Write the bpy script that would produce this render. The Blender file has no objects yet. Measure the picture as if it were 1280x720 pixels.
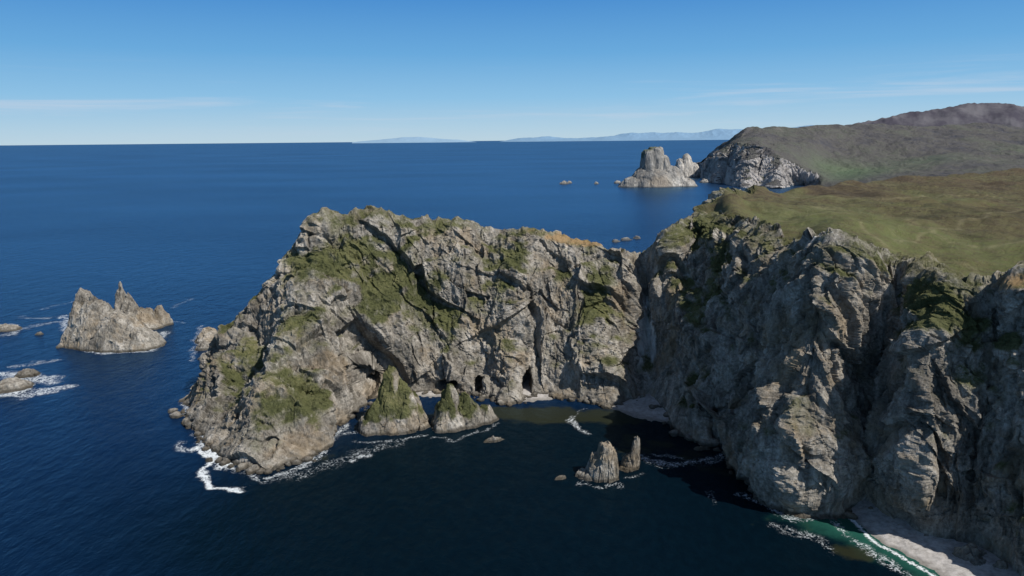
import bpy, math, numpy as np
from mathutils import Matrix, Vector
np.random.seed(7)
scene=bpy.context.scene
H=200.0; F=914.0
PITCH=math.radians(11.44); ROLL=math.radians(-0.54)
R=Matrix.Rotation(math.radians(90)-PITCH,3,'X')@Matrix.Rotation(ROLL,3,'Z')
Rn=np.array(R)
def ray(px,py): return Rn@np.array([(px-640)/F,-(py-360)/F,-1.0])
def W(px,py,z=0.0):
    d=ray(px,py); t=(z-H)/d[2]; return np.array([d[0]*t,d[1]*t,z])
def P(px,py,Y):
    d=ray(px,py); t=Y/d[1]; return np.array([d[0]*t,Y,H+d[2]*t])
# ---------------------------------------------------------------- noise
rs=np.random.RandomState(3)
perm=rs.permutation(256).astype(np.int32)
gr=rs.normal(size=(256,3)); gr/=np.linalg.norm(gr,axis=1)[:,None]; gr=gr.astype(np.float32)
rnd=rs.uniform(-1,1,256).astype(np.float32); gr2=rs.normal(size=(256,3)); gr2/=np.linalg.norm(gr2,axis=1)[:,None]; gr2=gr2.astype(np.float32)
def gn(p):
    p=np.asarray(p,dtype=np.float32); sh=p.shape[:-1]; p=p.reshape(-1,3)
    i=np.floor(p).astype(np.int32); f=p-i; u=f*f*f*(f*(f*6-15)+10)
    out=np.zeros(len(p),np.float32)
    for a in (0,1):
        pa=perm[(i[:,0]+a)&255]; wa=u[:,0] if a else 1-u[:,0]
        for b in (0,1):
            pb=perm[(pa+i[:,1]+b)&255]; wb=wa*(u[:,1] if b else 1-u[:,1])
            for c in (0,1):
                g=gr[perm[(pb+i[:,2]+c)&255]]
                d=g[:,0]*(f[:,0]-a)+g[:,1]*(f[:,1]-b)+g[:,2]*(f[:,2]-c)
                out+=d*wb*(u[:,2] if c else 1-u[:,2])
    return (out*1.5).reshape(sh)
Q1=np.array(Matrix.Rotation(0.45,3,'Y')@Matrix.Rotation(-0.3,3,'X')@Matrix.Rotation(0.5,3,'Z'),dtype=np.float32)
Q2=np.array(Matrix.Rotation(0.12,3,'Y')@Matrix.Rotation(-0.1,3,'X')@Matrix.Rotation(0.7,3,'Z'),dtype=np.float32)
def facet(p,k=1.1,tilt=1.0):
    p=np.asarray(p,dtype=np.float32)
    sh=p.shape[:-1]; p=p.reshape(-1,3); i=np.floor(p-0.5).astype(np.int32)
    out=np.full(len(p),-9,np.float32)
    for a in (0,1):
        pa=perm[(i[:,0]+a)&255]
        for b in (0,1):
            pb=perm[(pa+i[:,1]+b)&255]
            for c in (0,1):
                h=perm[(pb+i[:,2]+c)&255]
                d=p-(i+np.array([a,b,c],np.int32)+0.5+0.38*gr[h]).astype(np.float32)
                v=rnd[h]*0.35+tilt*(gr2[h]*d).sum(1)-k*np.abs(d).max(1)
                np.maximum(out,v,out=out)
    return (out+0.15).reshape(sh)
def fbm(p,o=3):
    s=0;a=1;t=0
    for k in range(o):
        s=s+a*gn(p*(2.03**k)+17.3*k); t+=a; a*=0.5
    return s/t
def ridged(p,o=1):
    s=0;a=1;t=0
    for k in range(o):
        s=s+a*(1-2*np.abs(gn(p*(2.07**k)+9.1*k))*1.6); t+=a; a*=0.5
    return s/t
def ss(a,b,x):
    t=np.clip((x-a)/(b-a),0,1); return t*t*(3-2*t)
# ---------------------------------------------------------------- mesh helpers
def grid_mesh(name,G,mat,attrs={},smooth=None,keep=None):
    nu,nv=G.shape[:2]
    idx=np.arange(nu*nv).reshape(nu,nv)
    q=np.stack([idx[:-1,:-1],idx[1:,:-1],idx[1:,1:],idx[:-1,1:]],-1).reshape(-1,4)
    V=G.reshape(-1,3)
    at={k:v.reshape(-1) for k,v in attrs.items()}
    sm=None if smooth is None else smooth.reshape(-1)
    if keep is not None:
        k=keep.reshape(-1); q=q[k[q].any(axis=1)]
        used=np.zeros(len(V),bool); used[q.ravel()]=True
        rm=np.cumsum(used)-1; q=rm[q]; V=V[used]; at={a:b[used] for a,b in at.items()}
        if sm is not None: sm=sm[used]
    return raw_mesh(name,V,q,mat,at,sm)
def raw_mesh(name,V,q,mat,at={},sm=None):
    me=bpy.data.meshes.new(name); n=q.shape[1]
    me.vertices.add(len(V)); me.vertices.foreach_set('co',np.ascontiguousarray(V,dtype=np.float32).ravel())
    me.loops.add(len(q)*n); me.loops.foreach_set('vertex_index',q.astype(np.int32).ravel())
    me.polygons.add(len(q)); me.polygons.foreach_set('loop_start',(np.arange(len(q))*n).astype(np.int32))
    if sm is not None: me.polygons.foreach_set('use_smooth',(sm[q[:,0]]>0.5))
    else: me.polygons.foreach_set('use_smooth',np.ones(len(q),bool))
    me.update(calc_edges=True)
    for k,v in at.items():
        a=me.attributes.new(k,'FLOAT','POINT'); a.data.foreach_set('value',np.ascontiguousarray(v,dtype=np.float32))
    me.materials.append(mat)
    ob=bpy.data.objects.new(name,me); scene.collection.objects.link(ob); return ob
def resample(pts,n,power=1.0,sm=0):
    pts=np.array(pts); d=np.r_[0,np.cumsum(np.linalg.norm(np.diff(pts,axis=0),axis=1))]; d/=d[-1]
    t=np.linspace(0,1,n)**power
    o=np.stack([np.interp(t,d,pts[:,k]) for k in range(3)],-1)
    for _ in range(sm):
        o[1:-1]=(o[:-2]+2*o[1:-1]+o[2:])/4
    return o
def crom(C,counts):
    n=len(C); out=[]
    for i in range(n-1):
        p0=C[max(i-1,0)];p1=C[i];p2=C[i+1];p3=C[min(i+2,n-1)]
        T=np.linspace(0,1,counts[i],endpoint=False)
        if i==n-2: T=np.r_[T,1.0]
        t=T[:,None,None]
        out.append(0.5*((2*p1)+(-p0+p2)*t+(2*p0-5*p1+4*p2-p3)*t*t+(-p0+3*p1-3*p2+p3)*t**3))
    return np.concatenate(out,0)
def normals(G):
    du=np.gradient(G,axis=0); dv=np.gradient(G,axis=1)
    n=np.cross(du,dv); return n/(np.linalg.norm(n,axis=-1,keepdims=True)+1e-9)
def blur(a,k,it=2):
    for _ in range(it):
        for ax in (0,1):
            pad=[(0,0)]*a.ndim; pad[ax]=(k,k); b=np.pad(a,pad,mode='edge')
            c=np.cumsum(b,axis=ax,dtype=np.float64)
            z=np.zeros_like(np.take(c,[0],axis=ax)); c=np.concatenate([z,c],axis=ax)
            L=a.shape[ax]; w=2*k+1
            hi=np.take(c,np.arange(w,w+L),axis=ax); lo=np.take(c,np.arange(0,L),axis=ax)
            a=(hi-lo)/w
    return a
# ---------------------------------------------------------------- shader helper
class NT:
    def __init__(s,mat):
        s.nt=mat.node_tree; s.nt.nodes.clear()
    def n(s,t,**kw):
        nd=s.nt.nodes.new(t)
        for k,v in kw.items(): setattr(nd,k,v)
        return nd
    def set(s,sock,v):
        if isinstance(v,bpy.types.NodeSocket): s.nt.links.new(v,sock)
        elif v is not None: sock.default_value=v
    def math(s,op,a,b=None,c=None,clamp=False):
        m=s.n('ShaderNodeMath',operation=op,use_clamp=clamp)
        s.set(m.inputs[0],a)
        if b is not None: s.set(m.inputs[1],b)
        if c is not None: s.set(m.inputs[2],c)
        return m.outputs[0]
    def mix(s,f,a,b,bt='MIX'):
        m=s.n('ShaderNodeMix',data_type='RGBA',blend_type=bt,clamp_factor=True)
        s.set(m.inputs[0],f)
        for k,v in ((6,a),(7,b)):
            if isinstance(v,tuple) and len(v)==3: v=v+(1,)
            s.set(m.inputs[k],v)
        return m.outputs[2]
    def smooth(s,x,a,b,lo=0.0,hi=1.0):
        m=s.n('ShaderNodeMapRange',interpolation_type='SMOOTHSTEP')
        s.set(m.inputs[0],x); m.inputs[1].default_value=a; m.inputs[2].default_value=b
        m.inputs[3].default_value=lo; m.inputs[4].default_value=hi
        return m.outputs[0]
    def pos(s): return s.n('ShaderNodeNewGeometry').outputs['Position']
    def vmul(s,v,k,rot=None):
        m=s.n('ShaderNodeMapping'); s.set(m.inputs['Vector'],v); m.inputs['Scale'].default_value=k
        if rot: m.inputs['Rotation'].default_value=rot
        return m.outputs[0]
    def noise(s,v,scale,detail=5,rough=0.55,dist=0.0):
        m=s.n('ShaderNodeTexNoise'); s.set(m.inputs['Vector'],v)
        m.inputs['Scale'].default_value=scale; m.inputs['Detail'].default_value=detail
        m.inputs['Roughness'].default_value=rough; m.inputs['Distortion'].default_value=dist
        return m.outputs[0]
    def attr(s,name):
        a=s.n('ShaderNodeAttribute',attribute_name=name); return a.outputs['Fac']
    def ramp(s,f,stops):
        r=s.n('ShaderNodeValToRGB'); s.set(r.inputs[0],f); e=r.color_ramp.elements
        while len(e)<len(stops): e.new(0.5)
        for k,(p,c) in enumerate(stops): e[k].position=p; e[k].color=tuple(c)+(1,)
        return r.outputs[0]
    def out(s,sh):
        o=s.n('ShaderNodeOutputMaterial'); s.nt.links.new(sh,o.inputs[0])
    def bsdf(s,col,rough=0.95,spec=0.15,normal=None):
        b=s.n('ShaderNodeBsdfPrincipled'); s.set(b.inputs['Base Color'],col)
        s.set(b.inputs['Roughness'],rough); s.set(b.inputs['Specular IOR Level'],spec)
        if normal: s.set(b.inputs['Normal'],normal)
        return b.outputs[0]
    def bump(s,h,dist,strength=1.0,normal=None):
        b=s.n('ShaderNodeBump'); s.set(b.inputs['Height'],h); b.inputs['Distance'].default_value=dist
        b.inputs['Strength'].default_value=strength
        if normal: s.set(b.inputs['Normal'],normal)
        return b.outputs[0]
def newmat(name):
    m=bpy.data.materials.new(name); m.use_nodes=True; return m,NT(m)
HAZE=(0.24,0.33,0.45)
def cliff_mat(name,k=1.0,haze=0.0,wet=3.0,light=1.0):
    m,t=newmat(name); p=t.pos()
    n1=t.noise(p,0.02*k,3); n2=t.noise(t.vmul(p,(1,1,0.3),(0.2,0.3,0)),0.14*k,7,0.72,0.3)
    n3=t.noise(p,0.5*k,5,0.74)
    f=t.math('ADD',t.math('MULTIPLY',n1,0.35),t.math('MULTIPLY',n2,0.65))
    L=light
    rock=t.ramp(f,[(0.37,(0.102*L,0.093*L,0.080*L)),(0.46,(0.20*L,0.183*L,0.158*L)),(0.54,(0.32*L,0.295*L,0.258*L)),(0.66,(0.54*L,0.505*L,0.455*L))])
    rock=t.mix(t.smooth(n3,0.38,0.58,0.65,0.0),rock,t.mix(1.0,rock,(0.42,0.41,0.38),'MULTIPLY'))
    tan=t.smooth(t.noise(p,0.035*k,4,0.65),0.48,0.66,0,0.55)
    rock=t.mix(tan,rock,t.mix(n2,(0.13*L,0.098*L,0.058*L),(0.38*L,0.29*L,0.19*L)))
    wh=t.smooth(t.math('ADD',t.attr('white'),t.math('MULTIPLY',t.math('SUBTRACT',n2,0.5),2.0)),0.35,0.8)
    rock=t.mix(wh,rock,t.mix(n3,(0.42,0.40,0.37),(0.64,0.61,0.58)))
    rock=t.mix(1.0,rock,t.ramp(t.attr('cav_shade'),[(0.1,(0.52,0.5,0.46)),(0.5,(0.96,0.96,0.96)),(0.9,(1.22,1.22,1.22))]),'MULTIPLY')  # AO-style shade painted into rock colour: crevices darker, ribs lighter
    gn_=t.noise(p,0.14*k,7,0.8)
    fl=t.smooth(t.math('ADD',t.math('MULTIPLY',t.attr('grass'),1.0),t.math('MULTIPLY',t.math('SUBTRACT',t.noise(p,0.05*k,5,0.7),0.5),2.0)),0.1,0.8,0,0.6)
    rock=t.mix(fl,rock,t.mix(n3,(0.065,0.068,0.032),(0.185,0.178,0.095)))
    g=t.math('ADD',t.attr('grass'),t.math('MULTIPLY',t.math('SUBTRACT',gn_,0.5),2.1))
    gm=t.smooth(g,0.34,0.78,0,0.92)
    ga=t.ramp(t.math('ADD',t.math('MULTIPLY',t.noise(p,0.03*k,4),0.5),t.math('MULTIPLY',n3,0.5)),
        [(0.36,(0.038,0.044,0.018)),(0.46,(0.068,0.075,0.029)),(0.55,(0.102,0.106,0.043)),(0.66,(0.16,0.15,0.07))])
    mo=t.ramp(t.math('ADD',t.math('MULTIPLY',t.noise(t.vmul(p,(1,0.4,1)),0.013*k,8,0.76),0.78),t.math('MULTIPLY',n3,0.22)),
        [(0.40,(0.040,0.030,0.021)),(0.455,(0.082,0.062,0.038)),(0.50,(0.118,0.098,0.052)),(0.55,(0.098,0.102,0.043)),(0.62,(0.18,0.172,0.09))])
    mo=t.mix(t.math('MULTIPLY',t.attr('heath'),t.smooth(gn_,0.38,0.58,0.9,0.3)),mo,t.mix(t.smooth(gn_,0.4,0.6),(0.044,0.031,0.024),(0.12,0.092,0.058)))
    mo=t.mix(t.math('MULTIPLY',t.attr('lush'),t.smooth(gn_,0.38,0.6,0.15,0.85)),mo,(0.118,0.136,0.048))
    ga=t.mix(t.attr('moor'),ga,mo)
    ga=t.mix(t.math('MULTIPLY',t.attr('track'),t.smooth(gn_,0.35,0.55)),ga,(0.25,0.22,0.13))
    col=t.mix(gm,rock,ga)
    so=t.smooth(t.math('ADD',t.attr('soil'),t.math('MULTIPLY',t.math('SUBTRACT',n2,0.5),1.2)),0.4,0.75,0,0.9)
    col=t.mix(so,col,t.mix(n3,(0.2,0.13,0.062),(0.40,0.275,0.145)))
    sep=t.n('ShaderNodeSeparateXYZ'); t.set(sep.inputs[0],p)
    zz=t.math('ADD',sep.outputs[2],t.math('MULTIPLY',t.math('SUBTRACT',n2,0.5),-6.0))
    col=t.mix(t.smooth(zz,wet*0.3,wet,0.78,0.0),col,(0.035,0.03,0.022))
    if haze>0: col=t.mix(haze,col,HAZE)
    nb=t.bump(t.math('ADD',n3,t.math('MULTIPLY',n2,1.5)),1.5/k,0.9 if haze<0.1 else 0.4)
    t.out(t.bsdf(col,0.95,0.1,nb)); return m
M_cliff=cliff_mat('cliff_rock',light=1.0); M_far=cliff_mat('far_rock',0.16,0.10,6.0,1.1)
# ---------------------------------------------------------------- displacement of rock
def rock_disp(G,N,w,s=1.0,amp=1.0,vert=0.0):
    q=(G/s).astype(np.float32)
    wv=np.stack([gn(q/28+5),gn(q/28+55),gn(q/28+105)],-1)*6
    a=q+wv; r=a@Q1.T; rv=(q+wv*0.35)@Q2.T
    d0=ridged(a*np.array([1,0.8,0.2])/58)*7.5
    d1=facet(r/np.array([30,30,70]))*13*(1-0.25*vert)
    d2=facet(r/np.array([12,14,32])+7.3)*6.2*(1-0.45*vert)
    dv=(facet(rv/np.array([10,10,55])+4.4)*7.0+facet(rv/np.array([4.6,4.6,24])+14.4)*2.6)*vert
    d3=facet(r/np.array([5.0,6.0,12.0])+3.1)*2.6
    d4=facet((q@Q1)/2.4+11.7)*1.15
    d5=fbm(q/1.8+31,2)*0.6
    d6=ridged(q*np.array([1,1,0.3])/8+77,2)*1.2
    fine=((d2+dv)*0.5+d3+d4+d5+d6)
    tot=d0-2+d1+d2+dv+d3+d4+d5+d6+2.5
    G2=G+N*(tot*w*s*amp)[...,None]
    side=np.stack([gn(q/6+300),gn(q/6+340),gn(q/6+380)*0.4],-1)*0.9*s*amp
    G2=G2+side*w[...,None]
    return G2,np.clip(0.60+fine/9.0,0,1)  # second value drives the crevice shade painted in the materials
def blobs(G,L):
    o=np.zeros(G.shape[:2])
    for (px,py,Y,r,rz,a) in L:
        c=P(px,py,Y); d=((G[...,0]-c[0])**2+(G[...,1]-c[1])**2*0.5)/r**2+((G[...,2]-c[2])/rz)**2
        o+=a*np.exp(-d)
    return o
# ---------------------------------------------------------------- main headland + mainland
cols=[]
def hcol(front):
    r=front[-1]; z=max(r[2],1)
    back=[r, r+np.array([0,0.10*z+1,-0.05*z]), r+np.array([0,0.4*z+3,-0.5*z]), np.array([r[0],r[1]+0.62*z+8,-6])]
    cols.append((front,back,0.0))
def under(w,dx=0,dy=-5): return w+np.array([dx,dy,-7])
def fr(w,*pts,dx=0,dy=-5):
    w=W(*w); return [under(w,dx,dy),w]+[P(*p) for p in pts]
hcol(fr((227,501),(232,495,552),dx=-4,dy=0))
hcol(fr((238,515),(246,497,545),(258,468,565),dx=-4,dy=-3))
hcol(fr((260,544),(272,503,520),(279,460,560),(276,422,580),dx=-3))
hcol(fr((287,572),(302,510,493),(308,438,553),(305,387,595)))
hcol(fr((326,587),(330,518,468),(339,420,550),(346,342,605)))
hcol(fr((365,577),(370,515,475),(375,400,547),(386,325,588),(399,269,605)))
hcol(fr((400,561),(405,515,480),(412,400,552),(420,315,598),(428,270,612)))
hcol(fr((410,542),(425,490,512),(437,430,547),(450,340,592),(463,262,618)))
hcol(fr((443,512),(452,465,545),(465,425,560),(485,340,598),(495,274,622)))
hcol(fr((498,494),(505,440,572),(520,350,602),(530,275,628)))
hcol(fr((545,489),(552,440,577),(562,355,603),(575,279,632)))
hcol(fr((590,492),(596,430,577),(603,350,602),(618,285,632)))
hcol(fr((635,503),(635,440,562),(645,360,595),(655,287,627)))
hcol(fr((665,493),(672,430,580),(682,350,606),(690,298,632)))
hcol(fr((715,496),(716,430,577),(724,360,600),(730,304,627)))
hcol(fr((757,505),(752,440,563),(756,370,590),(765,310,622)))
hcol(fr((783,502),(780,440,571),(784,370,598),(783,316,615)))
hcol(fr((810,497),(812,440,585),(812,375,612),(806,314,626)))
hcol(fr((834,518),(840,450,556),(840,385,572),(838,290,605)))
hcol(fr((850,541),(860,470,515),(866,390,548),(868,270,640)))
def lcol(front,back):
    pts=[front[-1]]+[P(*b) for b in back]; e=pts[-1]
    pts+= [e+np.array([0,40,-40]),e+np.array([0,90,-e[2]-6])]
    cols.append((front,pts,1.0))
lcol(fr((884,554),(895,460,490),(900,370,530),(915,277,590)),[(908,256,690),(895,247,800)])
lcol(fr((905,560),(925,450,470),(938,360,500),(958,294,520)),[(950,264,650),(930,239,900)])
lcol(fr((928,590),(952,470,440),(975,370,456),(994,310,470)),[(1000,267,630),(990,233,1050)])
lcol(fr((955,620),(983,470,390),(1006,370,399),(1030,299,414)),[(1045,270,600),(1050,228,1200)])
lcol(fr((1000,638),(1025,470,374),(1045,380,388),(1065,310,402)),[(1090,274,570),(1110,223,1400)])
lcol(fr((1045,641),(1055,560,388),(1075,450,412),(1103,322,410)),[(1130,281,540),(1170,219,1500)])
lcol(fr((1082,630),(1095,560,400),(1118,440,412),(1140,334,402)),[(1170,288,520),(1230,215,1600)])
lcol(fr((1118,656),(1135,560,350),(1150,440,358),(1178,347,374)),[(1205,296,500),(1290,211,1700)])
lcol(fr((1168,676),(1180,560,340),(1195,450,350),(1215,362,362)),[(1250,302,480),(1360,208,1750)])
lcol(fr((1215,688),(1225,580,332),(1240,470,348),(1250,356,362)),[(1300,303,480),(1440,205,1800)])
lcol(fr((1262,712),(1275,600,314),(1290,470,330),(1290,345,345)),[(1360,303,470),(1530,202,1800)])
lcol(fr((1310,745),(1340,600,300),(1360,470,312),(1360,342,335)),[(1440,300,460),(1640,200,1800)])
lcol(fr((1420,800),(1460,620,280),(1480,480,295),(1490,345,315)),[(1600,300,450),(1850,200,1800)])
NF=310; NB=190
CF=np.stack([resample(f,NF,1.0,12) for f,b,l in cols])
CB=np.stack([resample(b,NB,1.0 if l<0.5 else 1.7,3) for f,b,l in cols])
land=np.array([l for _,_,l in cols])
C=np.concatenate([CF,CB[:,1:]],1)
cnt=[]
for i in range(len(C)-1):
    d=np.linalg.norm(CF[i+1]-CF[i],axis=1).mean(); Y=CF[i][:,1].mean()
    cnt.append(int(max(10,d/(0.6*Y/500))))
G=crom(C,cnt)
LA=crom(np.repeat(land[:,None,None],1,1),cnt)[:,0,0]; LA=np.clip(LA,0,1)
print('grid',G.shape)
WATER=[c[0][1][:2] for c in cols]
caves=[(447,478,538,19,13,44),(430,463,540,9,7,26),(562,476,575,12,8,30),(655,474,575,8,15,30),(716,476,585,8,9,22),(905,540,455,11,17,30),
       (930,560,430,9,24,24),(340,560,445,6,5,10),(745,480,575,5,9,20),(1130,640,350,5,7,8),(600,476,575,5,8,16)]
for (px,py,Y,rx,rz,dep) in caves:
    c=P(px,py,Y); d=np.sqrt(((G[...,0]-c[0])/rx)**2+((G[...,2]-c[2])/rz)**2+((G[...,1]-c[1])/30)**2)
    G[...,1]+=dep*ss(1.1,0.7,d)
N0=normals(G); N0=blur(N0,6,2); N0/=np.linalg.norm(N0,axis=-1,keepdims=True)+1e-9
dist_back=np.zeros(G.shape[:2])
bk=np.linalg.norm(np.diff(G[:,NF-1:],axis=1),axis=2).cumsum(1)
dist_back[:,NF:]=bk
rem=bk[:,-1:]-dist_back
w=np.ones(G.shape[:2])
endf=ss(170,215,rem); endf=1-(1-endf)*(1-ss(880,1000,G[...,1]))
fade=ss(3,32,dist_back)*LA[:,None]*endf
w=w*(1-0.95*fade)
w*=(0.42+0.58*ss(-5,20,G[...,2]))
bch=[W(*q) for q in [(1070,636),(1095,650),(1120,662),(1150,675),(1185,688),(1215,695),(1250,712),(540,488),(655,490),(720,492),(800,505)]]
for c in bch:
    w*=1-0.6*np.exp(-((G[...,0]-c[0])**2+(G[...,1]-c[1])**2)/14.0**2-(G[...,2]/14)**2)
rimband=np.exp(-(np.arange(G.shape[1])-NF)**2/(2*10.0**2))[None,:]
w*=1-0.55*rimband
gully=np.exp(-((G[...,0]-P(808,440,595)[0])/10)**2)*ss(640,630,G[...,1]); w*=1-0.7*gully
G2,cav_shade=rock_disp(G,N0,w,vert=(0.15+0.85*LA)[:,None])
G2[...,2]+=fade*(fbm(G/130+9,4)*16+fbm(G/28+40,3)*3.4-3)
G2[...,2]+=rimband*(ridged(G/15+90,2)*3.2-2)*(1-0.2*LA[:,None])
N2=normals(G2); nz=blur(N2[...,2],4,2)
slope=nz+0.4*fbm(G2*np.array([1,1,0.6])/24+60,5)
bias=blobs(G2,[(470,340,598,42,30,0.40),(430,300,605,26,24,0.34),(520,360,600,34,18,0.34),(400,330,600,18,16,0.3),(360,455,540,18,16,0.38),(380,500,490,18,10,0.32),
   (345,500,485,14,10,0.25),(640,330,610,30,16,0.25),(740,370,590,16,28,0.38),(730,430,575,12,24,0.34),(830,330,600,16,22,0.35),
   (920,340,540,26,28,0.4),(1060,350,400,18,14,0.2),(1110,345,392,20,14,0.35),(1170,380,370,16,20,0.4),(1150,430,365,12,20,0.4),(1010,400,410,12,28,0.35),
   (1220,430,350,16,24,0.35),(1270,440,330,12,16,0.3),(1270,640,310,14,26,0.4),(1020,560,385,14,18,0.35),(1220,640,335,12,10,0.3),(300,470,540,14,12,0.15),
   (880,290,600,25,12,0.35),(560,430,580,14,22,0.3),(1100,430,400,14,24,0.3),(880,400,530,18,20,0.25),(600,390,600,24,16,0.25),(980,340,450,16,16,0.3)])
grass=ss(0.34,1.0,slope+bias+0.06)*ss(5,20,G2[...,2]+fbm(G2/20,2)*10)*0.9
grass=grass*(1-0.4*rimband)
grass=np.maximum(grass,fade*1.2*ss(0.4,0.7,nz+0.1))
grass=np.where(LA[:,None]*fade>0.8,np.maximum(grass,0.7+0.9*ss(0.7,0.88,nz)),grass)
white=blobs(G2,[(802,487,572,9,12,1.2),(802,450,582,9,14,1.2),(802,415,592,9,14,1.1),(803,380,606,8,12,0.9),(812,440,588,9,30,0.8),(1085,600,392,9,22,0.6),(1110,520,404,10,30,0.9),(1100,455,410,10,22,0.6),(1022,298,420,16,9,0.6),
   (1000,310,440,10,10,0.4),(930,500,430,9,28,0.3),(960,440,425,8,20,0.3),(700,330,620,14,8,0.3),(340,440,550,30,14,0.2),(1150,600,350,9,20,0.5),(590,400,585,20,14,0.25),(1230,540,335,7,22,0.4),(650,485,575,9,5,0.6),(560,330,610,18,10,0.25),(290,470,540,20,16,0.2),(680,400,590,16,20,0.2)])
soil=blobs(G2,[(700,296,630,24,5,0.75),(740,304,626,22,4,0.75),(660,288,626,14,4,0.5),(600,284,632,14,4,0.3),(480,268,620,12,4,0.35),(355,505,490,20,6,0.65),(390,470,520,12,6,0.35),(1270,350,345,12,8,0.6),(1240,356,352,8,6,0.4),(880,266,640,10,5,0.5),(575,505,500,8,8,0.3),(330,520,470,14,6,0.4),(1090,330,405,10,4,0.35)])
trk=np.zeros(G.shape[:2])
def segd(X,Yy,A,B):
    ab=B-A; t=np.clip(((X-A[0])*ab[0]+(Yy-A[1])*ab[1])/(ab@ab),0,1)
    return np.hypot(X-A[0]-t*ab[0],Yy-A[1]-t*ab[1])
def polyd(X,Yy,pts):
    d=None
    for a,b in zip(pts[:-1],pts[1:]):
        e=segd(X,Yy,np.array(a[:2]),np.array(b[:2])); d=e if d is None else np.minimum(d,e)
    return d
for pl in [[(1130,296),(1150,285),(1175,281),(1215,270),(1250,262),(1290,258)],[(940,268),(1010,272),(1070,268),(1130,272),(1185,290),(1240,296),(1290,292)],[(1000,282),(1060,285),(1110,300),(1180,306),(1235,318),(1285,322)],
           [(960,250),(1030,244),(1110,246),(1190,238),(1290,240)]]:
    pts=[W(a,b,134) for a,b in pl]
    d=polyd(G2[...,0]+gn(G2/30)*10,G2[...,1]+gn(G2/30+9)*10,pts); trk=np.maximum(trk,0.5*np.exp(-(d/(0.9+G2[...,1]*0.0024))**2))
trk*=fade
lush=np.clip(blobs(G2,[(1180,310,450,75,40,1.0),(1050,278,560,70,40,0.7),(1250,300,470,60,40,0.6),(960,262,640,60,40,0.6),(1150,260,700,90,50,0.5),(1240,235,950,120,50,0.35)]),0,1)*fade
heath=fade*ss(-0.2,0.35,(G2[...,1]-760)/900+fbm(G2*np.array([1,0.6,0])/110+33,4)*1.0)
grid_mesh('sea_cliff_headland',G2,M_cliff,dict(grass=grass,cav_shade=cav_shade,white=white,soil=soil,moor=fade,track=trk,lush=lush,heath=heath),smooth=(grass>0.6)&(fade>0.5))
# ---------------------------------------------------------------- sea stacks
def stack(name,peaks,x0,x1,y0,y1,res,mat=M_cliff,s=1.0,rough=1.0,green=0.0,white=0.0,lean=None,gz=4):
    xs=np.arange(x0,x1,res); ys=np.arange(y0,y1,res)
    X,Y=np.meshgrid(xs,ys,indexing='ij'); Q=np.stack([X,Y,0*X],-1)
    wx=X+(gn(Q/(11*s))*3.2+facet(Q/(5*s)+7)*2.0)*s*rough; wy=Y+(gn(Q/(11*s)+31)*3.2+facet(Q/(5*s)+37.7)*2.0)*s*rough
    h=np.full(X.shape,-8.0*s)
    for (cx,cy,z,rx,ry,p,rot) in peaks:
        c,sn=math.cos(rot),math.sin(rot); dx=wx-cx; dy=wy-cy
        u=(dx*c+dy*sn)/rx; v=(-dx*sn+dy*c)/ry; d=np.sqrt(u*u+v*v)
        hh=np.where(d<1,z*(1-d**p),-(d-1)*min(rx,ry)*1.5)
        h=np.maximum(h,hh)
    m=ss(-3*s,4*s,h)
    G=np.stack([X,Y,h],-1); r=(G@Q1.T)/s
    fine=facet(r/np.array([8,8,13])+3.3)*4.2+facet(r/3.6+9.1)*1.8+facet(r/1.7+2.1)*0.6
    G[...,2]+=fine*s*rough*m+0.4*s
    side=np.stack([facet(r/5.5+50.2),facet(r/5.5+90.4),0*h],-1)*2.0*s*rough
    G=G+side*m[...,None]
    if lean: G[...,0]+=lean[0]*np.maximum(G[...,2],0); G[...,1]+=lean[1]*np.maximum(G[...,2],0)
    n=normals(G); nb=blur(n,3,2)
    gr_=ss(0.35,0.95,nb[...,2]-0.5*nb[...,0]+green+0.3*fbm(G/(10*s),3))*ss(gz*s,(gz+10)*s,G[...,2]+6*s*gn(G/(7*s)))*1.0 if green>-1 else 0*h
    z=np.zeros_like(h)
    return grid_mesh(name,G,mat,dict(grass=gr_+z,cav_shade=np.clip(0.62+fine/7,0,1),white=z+white,soil=z,moor=z,track=z,lush=z,heath=z),smooth=(z>1),keep=(h>-3.5*s))
def pk(px,py,Y,rx,ry,p=1.1,rot=0.0):
    c=P(px,py,Y); return (c[0],c[1],c[2],rx,ry,p,rot)
def bounds(pks,m=8):
    return (min(p[0]-max(p[3],p[4]) for p in pks)-m,max(p[0]+max(p[3],p[4]) for p in pks)+m,min(p[1]-max(p[3],p[4]) for p in pks)-m,max(p[1]+max(p[3],p[4]) for p in pks)+m)
pa=[pk(490,454,499,18,21,1.1),pk(500,478,497,20,19,1.4),pk(472,500,492,14,16,1.5),pk(512,508,496,9,13,1.8)]
stack('sea_stack',pa,*bounds(pa),0.42,green=0.6,rough=0.9)
pb=[pk(563,482,499,14,17,1.2),pk(582,492,502,15,15,1.5),pk(604,507,505,11,11,1.7),pk(554,510,492,9,11,1.6)]
stack('sea_stack',pb,*bounds(pb),0.42,green=0.5,rough=0.9)
pc=[pk(757,556,411,6,8,5),pk(748,570,412,7,8,4.0),pk(738,588,412,8,7,2.4),pk(765,563,411,4.5,7,5)]
stack('sea_stack',pc,*bounds(pc),0.26,green=-2,white=0.15,s=0.6,rough=1.0)
pd=[pk(792,544,424,3.5,6,1.6),pk(787,566,424,5.5,6,2.0),pk(784,582,422,6,6,2.0)]
stack('sea_stack',pd,*bounds(pd),0.22,green=-2,s=0.45,rough=0.8,white=0.1,lean=(0.08,0))
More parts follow.
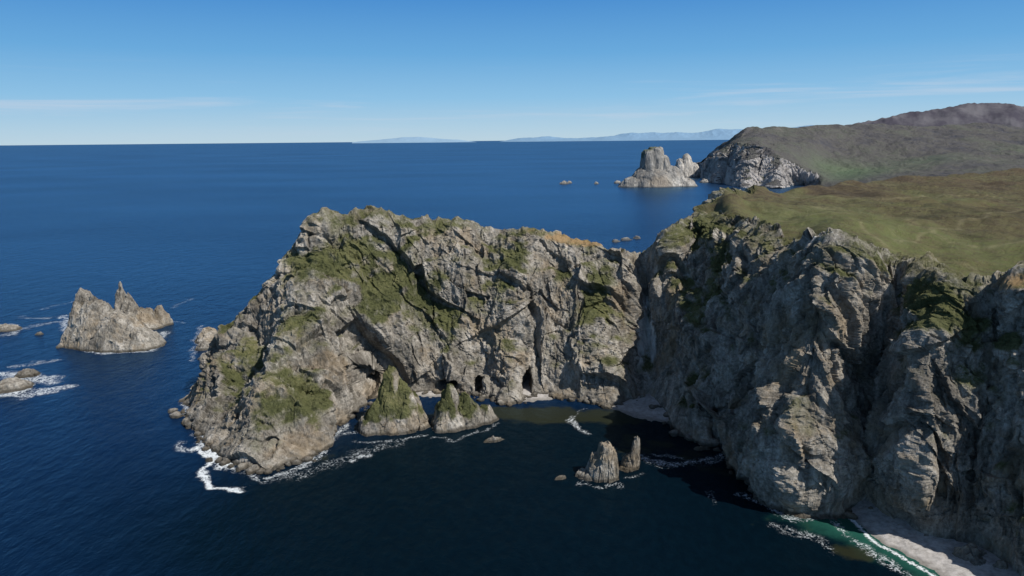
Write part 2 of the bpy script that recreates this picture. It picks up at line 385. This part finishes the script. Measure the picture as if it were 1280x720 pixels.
pe=[pk(102,362,735,20,28,1.4),pk(120,377,725,30,28,1.7,0.1),pk(146,393,715,36,26,1.9),pk(168,407,712,27,24,1.9),pk(114,373,728,20,24,1.3),pk(103,390,730,19,24,1.6)]
stack('sea_stack',pe,*bounds(pe),0.65,green=-2,white=0.0,rough=1.0)
pf=[pk(149,353,800,8,14,1.8),pk(160,368,795,13,17,1.5),pk(178,386,790,22,20,1.5),pk(200,382,800,11,12,1.6),pk(140,390,790,16,16,1.4)]
stack('sea_stack',pf,*bounds(pf),0.65,green=-2,rough=0.9)
def rockpk(px,py,r,z,ry=None):
    c=W(px,py); return (c[0],c[1],z,r,ry or r*0.8,1.5,0.3)
sk=[[rockpk(12,412,12,4),rockpk(5,411,10,5)],[rockpk(35,469,10,5)],[rockpk(15,485,16,8),rockpk(2,487,14,6)],[rockpk(617,551,6.5,2.4,2.2)],[rockpk(700,598,3.2,1.6,1.6)],[rockpk(50,418,4,2)],
    [rockpk(262,425,14,13,18),rockpk(256,436,9,8),rockpk(258,448,7,5)],[rockpk(76,434,4,3)],[rockpk(878,561,5,1.5,2)],[rockpk(90,434,3,2)],[rockpk(640,470,3,2)],[rockpk(1213,699,8,8,6),rockpk(1222,706,6,4),rockpk(1200,698,5,4)],[rockpk(1250,714,5,5)],[rockpk(730,592,5,3)]]
for s_ in sk:
    stack('sea_rock',s_,*bounds(s_,4),0.4,green=-2,s=0.5,gz=99)
# ---------------------------------------------------------------- far headland
far=[]
def fcol(w,*pts,depth=900):
    w=W(*w); r=P(*pts[-1]); far.append([w+np.array([0,-15,-15]),w]+[P(*p) for p in pts]+[r+np.array([0,depth*0.3,-30]),np.array([r[0],r[1]+depth,-10])])
fcol((873,214),(877,207,4450),(882,204,4600))
fcol((882,221),(888,200,3780),(905,186,4050))
fcol((893,228),(900,193,3480),(918,177,3650),(930,164,3850))
fcol((910,229),(918,181,3460),(932,170,3700),(945,161,3900))
fcol((928,234),(938,184,3280),(950,171,3500),(960,160,3900))
fcol((948,233),(956,188,3250),(972,173,3560),(985,160,4000))
fcol((968,235),(974,198,3150),(988,183,3400),(1005,160,4000))
fcol((988,232),(994,206,3160),(1010,186,3450),(1035,159,4050))
fcol((1012,231),(1016,219,3100),(1045,195,3500),(1070,157,4100))
fcol((1045,238),(1050,224,3050),(1080,197,3450),(1130,155,4100))
fcol((1110,250),(1110,222,2900),(1130,195,3400),(1200,156,4100))
fcol((1200,255),(1200,215,2800),(1220,190,3300),(1290,160,4100))
fcol((1310,260),(1310,208,2800),(1340,185,3300),(1400,162,4100))
fcol((1450,260),(1450,204,2800),(1500,180,3300),(1560,160,4100))
CFf=[]
for c in far:
    CFf.append(np.concatenate([resample(c[:3],110,1,1),resample(c[2:],200,1.3,2)[1:]]))
fc_=[60,60,55,55,55,55,55,70]+[85]*(len(far)-9)
CFf=np.stack(CFf); Gf=crom(CFf,fc_)
Nf=normals(Gf); Nf=blur(Nf,4,2); Nf/=np.linalg.norm(Nf,axis=-1,keepdims=True)
rowi=np.arange(Gf.shape[1])[None,:]; wf=1-0.9*ss(100,128,rowi)*np.ones(Gf.shape[:2])
cs_=np.cumsum([0]+fc_)
inland=ss(cs_[8],cs_[8]+70,np.arange(Gf.shape[0]))[:,None]
wf=wf*(1-0.97*inland)
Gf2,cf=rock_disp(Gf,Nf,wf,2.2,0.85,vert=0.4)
mf=np.maximum(ss(104,122,rowi),inland)*np.ones(Gf.shape[:2])
Gf2[...,2]+=mf*(fbm(Gf/350+3,5)*46*ss(108,170,rowi)+fbm(Gf/90,3)*9)
nzf=blur(normals(Gf2)[...,2],2,1)
gf=ss(0.40,0.85,nzf+0.3*fbm(Gf2/60,3)+0.25*ss(60,110,rowi)-0.1)
gf=np.maximum(gf*np.maximum(mf,0.9),mf*0.9*ss(0.35,0.7,nzf)); gf=np.maximum(gf,inland)
wfar=(1-mf)*(0.45*ss(-0.2,0.4,fbm(Gf2/90+4,3))+0.25)
def far_mat():
    m,t=newmat('far_moor'); p=t.pos()
    n1=t.noise(p,0.004,7,0.66); n2=t.noise(t.vmul(p,(1,1,0.5)),0.035,6,0.7)
    rock=t.ramp(n2,[(0.35,(0.15,0.13,0.115)),(0.5,(0.30,0.27,0.24)),(0.65,(0.44,0.405,0.37))])
    rock=t.mix(t.smooth(t.math('ADD',t.attr('white'),t.math('MULTIPLY',t.math('SUBTRACT',n2,0.5),1.5)),0.3,0.6,0,0.8),rock,(0.50,0.455,0.415))
    rock=t.mix(1.0,rock,t.ramp(t.attr('cav_shade'),[(0.1,(0.65,0.65,0.65)),(0.6,(1.05,1.05,1.05))]),'MULTIPLY')  # same painted crevice shade on the far cliffs
    g=t.ramp(t.math('ADD',t.math('MULTIPLY',n1,0.65),t.math('MULTIPLY',n2,0.35)),[(0.38,(0.04,0.032,0.03)),(0.45,(0.07,0.054,0.041)),(0.51,(0.088,0.072,0.048)),(0.58,(0.085,0.08,0.044)),(0.66,(0.14,0.115,0.085))])
    v=t.n('ShaderNodeTexVoronoi'); t.set(v.inputs['Vector'],t.vmul(p,(1,0.6,0))); v.inputs['Scale'].default_value=0.011
    fc=t.mix(v.outputs['Color'],(0.06,0.12,0.03),(0.12,0.135,0.055))
    g=t.mix(t.math('MULTIPLY',t.attr('field'),0.85),g,fc)
    gm=t.smooth(t.math('ADD',t.attr('grass'),t.math('MULTIPLY',t.math('SUBTRACT',n2,0.5),0.9)),0.35,0.6)
    col=t.mix(gm,rock,g)
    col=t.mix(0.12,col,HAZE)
    t.out(t.bsdf(col,0.95,0.1,t.bump(t.math('ADD',n2,t.math('MULTIPLY',n1,2.0)),22,0.8))); return m
M_moor=far_mat()
fld=blobs(Gf2,[(1045,207,3250,110,60,1.0),(1090,205,3150,110,60,0.7),(1275,180,3400,90,80,0.7),(1060,215,3050,80,60,0.6),(1160,200,3200,120,70,0.4)])
grid_mesh('distant_headland',Gf2,M_moor,dict(grass=gf,cav_shade=cf,white=wfar,field=np.clip(fld,0,1)),smooth=(mf>0.5))
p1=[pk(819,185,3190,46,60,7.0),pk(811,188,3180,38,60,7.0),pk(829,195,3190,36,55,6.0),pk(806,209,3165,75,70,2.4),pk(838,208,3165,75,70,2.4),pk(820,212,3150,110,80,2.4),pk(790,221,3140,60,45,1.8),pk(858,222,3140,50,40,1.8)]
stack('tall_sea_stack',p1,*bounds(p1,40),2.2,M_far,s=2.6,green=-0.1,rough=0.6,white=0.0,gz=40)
p2=[pk(858,193,3900,50,50,2.4),pk(850,199,3880,36,40,2.4),pk(867,203,3900,40,40,2.2)]
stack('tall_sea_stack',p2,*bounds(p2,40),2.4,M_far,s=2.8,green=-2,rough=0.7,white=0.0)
for pr in [[(705,230,22,12),(712,229,14,8)],[(745,230,12,7)],[(772,229,16,10)],[(783,300,10,4),(770,302,8,3)],[(795,298,8,5)],[(880,228,22,14)]]:
    L=[rockpk(*a) for a in pr]
    stack('sea_rock',L,*bounds(L,15),1.2,M_far,s=1.4,green=-2)
# ---------------------------------------------------------------- mountains and hazy islands
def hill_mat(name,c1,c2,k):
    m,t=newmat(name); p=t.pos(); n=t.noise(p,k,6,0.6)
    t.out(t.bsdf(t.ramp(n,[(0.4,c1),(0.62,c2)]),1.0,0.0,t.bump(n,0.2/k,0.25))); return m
def ridge(name,sil,Y,mat,amp,sc,front=0.25,base=-10):
    cs=[]
    for a in sil:
        r=P(a[0],a[1],Y); b=np.array([r[0]*(1-front),Y*(1-front),base])
        cs.append(resample([b,b*0.5+r*0.5+np.array([0,0,-0.12*r[2]]),r,np.array([r[0],Y*(1+front),base])],90,1,3))
    Gh=crom(np.stack(cs),[40]*(len(cs)-1)); 
    m=ss(0,1,(Gh[...,2]-base)/(0.5*np.max(Gh[...,2])))
    Gh[...,2]+=(ridged(Gh/sc+4,4)-0.2)*amp*m
    return grid_mesh(name,Gh,mat)
mh=hill_mat('mountain_heather',(0.066,0.062,0.078),(0.13,0.125,0.138),0.006)
ridge('distant_mountain',[(960,172),(1040,165),(1075,155),(1110,147),(1150,140),(1185,134),(1230,129),(1275,128),(1330,132),(1400,140),(1500,150)],5600,mh,38,420,0.16)
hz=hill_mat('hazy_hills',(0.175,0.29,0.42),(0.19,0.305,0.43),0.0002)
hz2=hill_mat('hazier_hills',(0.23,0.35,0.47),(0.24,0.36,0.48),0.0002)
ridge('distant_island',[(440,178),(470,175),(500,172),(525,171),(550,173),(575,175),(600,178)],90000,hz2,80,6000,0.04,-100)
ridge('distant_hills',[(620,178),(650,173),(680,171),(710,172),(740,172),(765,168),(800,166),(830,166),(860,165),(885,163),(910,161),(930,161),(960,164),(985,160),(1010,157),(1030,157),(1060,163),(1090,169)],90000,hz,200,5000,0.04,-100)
# ---------------------------------------------------------------- beaches
def beach_mat():
    m,t=newmat('pale_shingle'); p=t.pos(); n=t.noise(p,0.35,7,0.7); n2=t.noise(p,0.06,4)
    c=t.ramp(n,[(0.35,(0.28,0.26,0.245)),(0.5,(0.40,0.38,0.36)),(0.65,(0.52,0.49,0.47))])
    c=t.mix(t.smooth(n2,0.5,0.65,0,0.5),c,(0.28,0.26,0.24))
    sep=t.n('ShaderNodeSeparateXYZ'); t.set(sep.inputs[0],p)
    c=t.mix(t.smooth(sep.outputs[2],0.1,0.7,0.6,0.0),c,(0.14,0.13,0.11))
    t.out(t.bsdf(c,0.9,0.2,t.bump(n,0.6,0.8))); return m
M_b=beach_mat()
BEACH=[]
def beach(inner,outer,hi=5):
    a=np.array([W(*p) for p in inner]); b=np.array([W(*p) for p in outer])
    BEACH.append(b)
    a=resample(a,160,1,6); b=resample(b,160,1,6)
    a=a+(a-b)*0.5; b=b+(b-a)*0.12
    t=np.linspace(0,1,60)[None,:,None]
    Gb=b[:,None]*(1-t)+a[:,None]*t
    Gb[...,2]=-0.8+hi*t[...,0]**0.9
    Gb[...,2]+=fbm(Gb/6,3)*0.5
    grid_mesh('shingle_beach',Gb,M_b)
beach([(1068,624),(1084,626),(1118,652),(1166,672),(1215,684),(1250,696),(1310,730)],[(1054,634),(1070,651),(1096,675),(1128,692),(1166,712),(1202,742),(1246,800)],6)
beach([(512,480),(535,478),(562,480)],[(510,494),(540,498),(568,493)])
beach([(640,484),(655,480),(688,484)],[(628,507),(655,503),(694,500)])
beach([(700,486),(722,485),(740,488)],[(700,500),(722,502),(742,502)],3)
beach([(770,497),(800,490),(838,505)],[(764,511),(796,524),(840,531)])
# ---------------------------------------------------------------- boulders at foot of cliffs
def ico():
    import bmesh
    bm=bmesh.new(); bmesh.ops.create_icosphere(bm,subdivisions=2,radius=1)
    v=np.array([x.co[:] for x in bm.verts]); f=np.array([[y.index for y in x.verts] for x in bm.faces]); bm.free(); return v,f
iv,iff=ico(); VV=[];FF=[];n0=0
wl=np.array(WATER); wl=resample(np.c_[wl,np.zeros(len(wl))],2000)
for k in range(520):
    c=wl[np.random.randint(40,1900)].copy(); r=np.random.uniform(0.5,1.0)**3*4.0+0.4
    c[0]+=np.random.normal(0,3); c[1]+=-abs(np.random.normal(0,4))-1; c[2]=0.15*r
    v=iv*(1+0.38*gn(iv*1.3+k*3.7)[:,None])*r*np.array([1,np.random.uniform(.6,1),np.random.uniform(.5,.8)])
    a=np.random.rand()*6.28; v=np.c_[v[:,0]*math.cos(a)-v[:,1]*math.sin(a),v[:,0]*math.sin(a)+v[:,1]*math.cos(a),v[:,2]]
    VV.append(v+c);FF.append(iff+n0);n0+=len(v)
VV=np.concatenate(VV);FF=np.concatenate(FF);z=np.zeros(len(VV))
raw_mesh('shore_boulders',VV,FF,M_cliff,dict(grass=z,cav_shade=z+0.5,white=z+0.1,soil=z,moor=z,track=z,lush=z,heath=z),sm=z)
# ---------------------------------------------------------------- sea
def axis(lo,hi,res,far_lo,far_hi,n=60):
    mid=np.arange(lo,hi,res)
    g=np.geomspace(res,far_hi-hi,n); up=hi+g
    g=np.geomspace(res,lo-far_lo,n); dn=(lo-g)[::-1]
    return np.r_[dn,mid,up]
xs=axis(-520,330,1.6,-250000,250000); ys=axis(300,860,1.6,-20000,260000)
X,Y=np.meshgrid(xs,ys,indexing='ij'); S=np.stack([X,Y,0*X],-1)
shore=polyd(X,Y,WATER)
foam=np.zeros_like(X)
wob=gn(S/16)*6+gn(S/6)*2.5; wob2=gn(S/16+50)*6+gn(S/6+20)*2.5
def fline(pts,wd,a,k=1.0):
    global foam
    p=[W(*q)[:2] for q in pts]; d=polyd(X+wob*k,Y+wob2*k,p); foam=np.maximum(foam,a*np.exp(-(d/wd)**2))
fline([(246,560),(262,572),(258,588),(252,600),(268,610),(300,613)],3.6,0.92)
fline([(262,552),(268,568),(285,580)],8,0.95)
fline([(222,556),(240,564),(258,556)],6,0.66)
fline([(226,506),(238,524),(254,552),(280,582),(325,598),(366,590),(402,570),(414,550),(432,530)],6,0.66)
fline([(330,602),(380,594),(420,577),(465,562),(500,554)],10,0.5)
fline([(445,573),(465,568)],5,0.68); fline([(415,550),(440,540)],6,0.58)
fline([(445,515),(450,500),(470,520)],4,0.5)
fline([(-60,500),(0,496),(40,492),(84,484)],13,0.7,1.6); fline([(-40,476),(5,468),(30,470),(62,476)],14,0.7,1.6); fline([(20,458),(60,452)],9,0.58,1.6)
fline([(5,478),(20,474),(34,476),(32,488),(5,494)],7,0.8)
fline([(-40,425),(0,420),(40,408),(70,402)],13,0.56,1.8); fline([(20,396),(60,398)],10,0.56,1.8); fline([(55,386),(95,376)],10,0.56,1.5)
fline([(0,406),(14,406),(24,412),(14,418)],6,0.7)
fline([(80,395),(84,412),(97,434),(130,442),(190,438),(206,415)],8,0.68)
fline([(216,385),(240,372)],8,0.48); fline([(240,450),(245,425),(252,408)],7,0.56); fline([(206,400),(226,404)],9,0.5)
fline([(712,520),(720,535),(738,543)],4,0.66); fline([(735,510),(715,520)],3,0.5)
fline([(800,570),(835,580),(870,578),(905,572)],8,0.6); fline([(820,566),(850,572)],4,0.55)
fline([(885,612),(895,632)],3,0.5); fline([(925,618),(945,628),(985,646),(1010,648)],5,0.62)
fline([(722,604),(745,610),(775,606)],4,0.58); fline([(780,597),(802,592)],3.5,0.56)
fline([(440,552),(485,553),(528,545)],4.5,0.58); fline([(540,548),(570,550),(625,530)],4,0.55)
fline([(1044,625),(1053,636),(1068,653),(1094,679),(1126,696),(1164,717),(1200,748)],2.0,0.95,0.15)
fline([(1044,650),(1066,672),(1090,692),(1122,710),(1148,726)],4,0.62,0.6)
fline([(970,660),(1010,668),(1040,690)],7,0.54)
fline([(770,300),(800,296)],8,0.55)
fline([(770,234),(820,236),(872,233)],14,0.6); fline([(885,234),(940,239),(1010,236)],14,0.55); fline([(690,233),(720,232)],14,0.6)
foam=np.maximum(foam,0.46*np.exp(-(shore/6)**2))
def sb(L):
    o=np.zeros_like(X)
    for px,py,rx,ry,a in L:
        c=W(px,py); o+=a*np.exp(-((X-c[0])/rx)**2-((Y-c[1])/ry)**2)
    return np.clip(o,0,1)
bd=polyd(X,Y,BEACH[0]); shoal=0.8*np.exp(-(bd/19)**2)+sb([(1040,660,26,13,0.45),(985,645,18,9,0.28)])
reef=sb([(690,520,60,22,0.8),(820,560,40,22,0.7),(760,520,40,16,0.6),(1060,690,20,12,0.7),(1130,725,18,8,0.6),(600,515,40,14,0.4),(900,590,22,16,0.4),(1000,655,30,12,0.4),(400,575,40,14,0.25)])
bay=sb([(600,620,220,90,1.0),(800,640,170,100,1.0),(860,610,100,70,0.7),(700,540,130,50,0.8),(980,720,100,60,0.8),(400,700,120,60,0.5)])
def sea_mat():
    m,t=newmat('sea_water'); p=t.pos()
    pm=t.vmul(p,(1,0.55,1),(0,0,0.35))
    big=t.noise(t.vmul(p,(0.6,1.0,1),(0,0,-0.4)),0.0012,3,0.55); patch=t.noise(p,0.03,5,0.65)
    w1=t.noise(pm,0.06,3,0.5); w2=t.noise(pm,0.22,4,0.6); w3=t.noise(p,0.9,3,0.6)
    deep=t.mix(t.smooth(big,0.35,0.65),(0.0012,0.0092,0.035),(0.0019,0.0145,0.049))
    deep=t.mix(t.math('MULTIPLY',t.attr('bay'),0.92),deep,(0.0007,0.0042,0.0066))
    c=t.mix(t.smooth(w2,0.35,0.7,0,0.5),deep,t.mix(1.0,deep,(1.8,1.7,1.6),'MULTIPLY'))
    sh=t.smooth(t.math('ADD',t.attr('shoal'),t.math('MULTIPLY',t.math('SUBTRACT',patch,0.5),1.4)),0.25,0.95)
    c=t.mix(sh,c,(0.016,0.08,0.06))
    rf=t.smooth(t.math('ADD',t.attr('reef'),t.math('MULTIPLY',t.math('SUBTRACT',patch,0.5),2.2)),0.45,0.8,0,0.8)
    c=t.mix(rf,c,(0.024,0.026,0.013))
    f1=t.noise(p,0.2,5,0.7,0.8); f2=t.noise(p,0.8,4,0.75)
    rid=t.math('ABSOLUTE',t.math('SUBTRACT',f1,0.5))
    fm=t.math('ADD',t.attr('foam'),t.math('MULTIPLY',rid,-3.0))
    fm=t.math('ADD',fm,t.math('MULTIPLY',t.math('SUBTRACT',f2,0.5),1.3))
    fm=t.smooth(fm,0.34,0.8)
    fm=t.math('MULTIPLY',fm,t.smooth(t.attr('foam'),0.15,0.5))
    c=t.mix(fm,c,(0.66,0.70,0.72))
    h=t.math('ADD',t.math('MULTIPLY',w1,1.6),t.math('ADD',t.math('MULTIPLY',w2,0.9),t.math('MULTIPLY',w3,0.25)))
    nb=t.bump(h,1.8,0.6)
    d=t.n('ShaderNodeBsdfDiffuse'); t.set(d.inputs[0],c)
    g=t.n('ShaderNodeBsdfGlossy'); g.inputs['Color'].default_value=(0.5,0.79,1,1); g.inputs['Roughness'].default_value=0.25; t.set(g.inputs['Normal'],nb)
    fr_=t.n('ShaderNodeFresnel'); fr_.inputs[0].default_value=1.33; t.set(fr_.inputs['Normal'],nb)
    fac=t.math('MINIMUM',t.math('MULTIPLY',fr_.outputs[0],0.8),0.42)
    fac=t.math('MULTIPLY',fac,t.math('SUBTRACT',1.0,fm))
    fac=t.math('MULTIPLY',fac,t.math('SUBTRACT',1.0,t.math('MULTIPLY',t.attr('bay'),0.4)))
    fac=t.math('MULTIPLY',fac,t.smooth(big,0.3,0.7,0.92,1.06))
    mx=t.n('ShaderNodeMixShader'); t.set(mx.inputs[0],fac); t.set(mx.inputs[1],d.outputs[0]); t.set(mx.inputs[2],g.outputs[0])
    t.out(mx.outputs[0]); return m
grid_mesh('sea',S,sea_mat(),dict(foam=foam,shoal=shoal,reef=reef,bay=bay))
# ---------------------------------------------------------------- light
AZ=math.radians(122); EL=math.radians(48)
sd=Vector((math.sin(AZ)*math.cos(EL),math.cos(AZ)*math.cos(EL),math.sin(EL)))
sl=bpy.data.lights.new('sun','SUN'); sl.energy=5.0; sl.angle=math.radians(0.53); sl.color=(1.0,0.955,0.885)
so=bpy.data.objects.new('sun',sl); so.rotation_euler=(-sd).to_track_quat('-Z','Y').to_euler(); so.location=(0,0,500); scene.collection.objects.link(so)
wd=bpy.data.worlds.new('sky'); scene.world=wd; wd.use_nodes=True
t=NT(wd)
sk_=t.n('ShaderNodeTexSky',sky_type='NISHITA'); sk_.sun_disc=False; sk_.sun_elevation=EL; sk_.sun_rotation=AZ
sk_.altitude=200; sk_.air_density=1.0; sk_.dust_density=0.6; sk_.ozone_density=2.0
tc=t.n('ShaderNodeTexCoord').outputs['Generated']
sep=t.n('ShaderNodeSeparateXYZ'); t.set(sep.inputs[0],tc); zc=sep.outputs[2]
hor=t.ramp(t.math('MULTIPLY',zc,4.0,clamp=True),[(0.0,(0.50,0.65,0.745)),(0.07,(0.43,0.62,0.76)),(0.22,(0.27,0.53,0.775)),(0.44,(0.145,0.40,0.715)),(0.72,(0.07,0.27,0.63))])
SK=0.07
hor=t.mix(1.0,hor,(1/SK,1/SK,1/SK),'MULTIPLY')
col=t.mix(t.smooth(zc,0.18,0.5),hor,sk_.outputs[0])
cl=t.noise(t.vmul(tc,(1.6,1.6,34)),1.6,6,0.6,0.3)
band=t.math('MULTIPLY',t.smooth(zc,0.0,0.03),t.smooth(zc,0.045,0.11,1.0,0.0))
cf_=t.math('MULTIPLY',t.smooth(cl,0.48,0.72,0,0.5),band)
col=t.mix(cf_,col,(0.58/SK,0.65/SK,0.76/SK))
bg=t.n('ShaderNodeBackground'); t.set(bg.inputs[0],col); bg.inputs[1].default_value=SK
o=t.n('ShaderNodeOutputWorld'); t.nt.links.new(bg.outputs[0],o.inputs[0])
# ---------------------------------------------------------------- camera
cd=bpy.data.cameras.new('camera'); cd.lens=F/1280*36; cd.sensor_width=36; cd.clip_start=1; cd.clip_end=600000
co=bpy.data.objects.new('camera',cd); co.matrix_world=Matrix.Translation((0,0,H))@R.to_4x4(); scene.collection.objects.link(co); scene.camera=co
scene.view_settings.view_transform='Standard'; scene.view_settings.look='None'; scene.view_settings.exposure=0
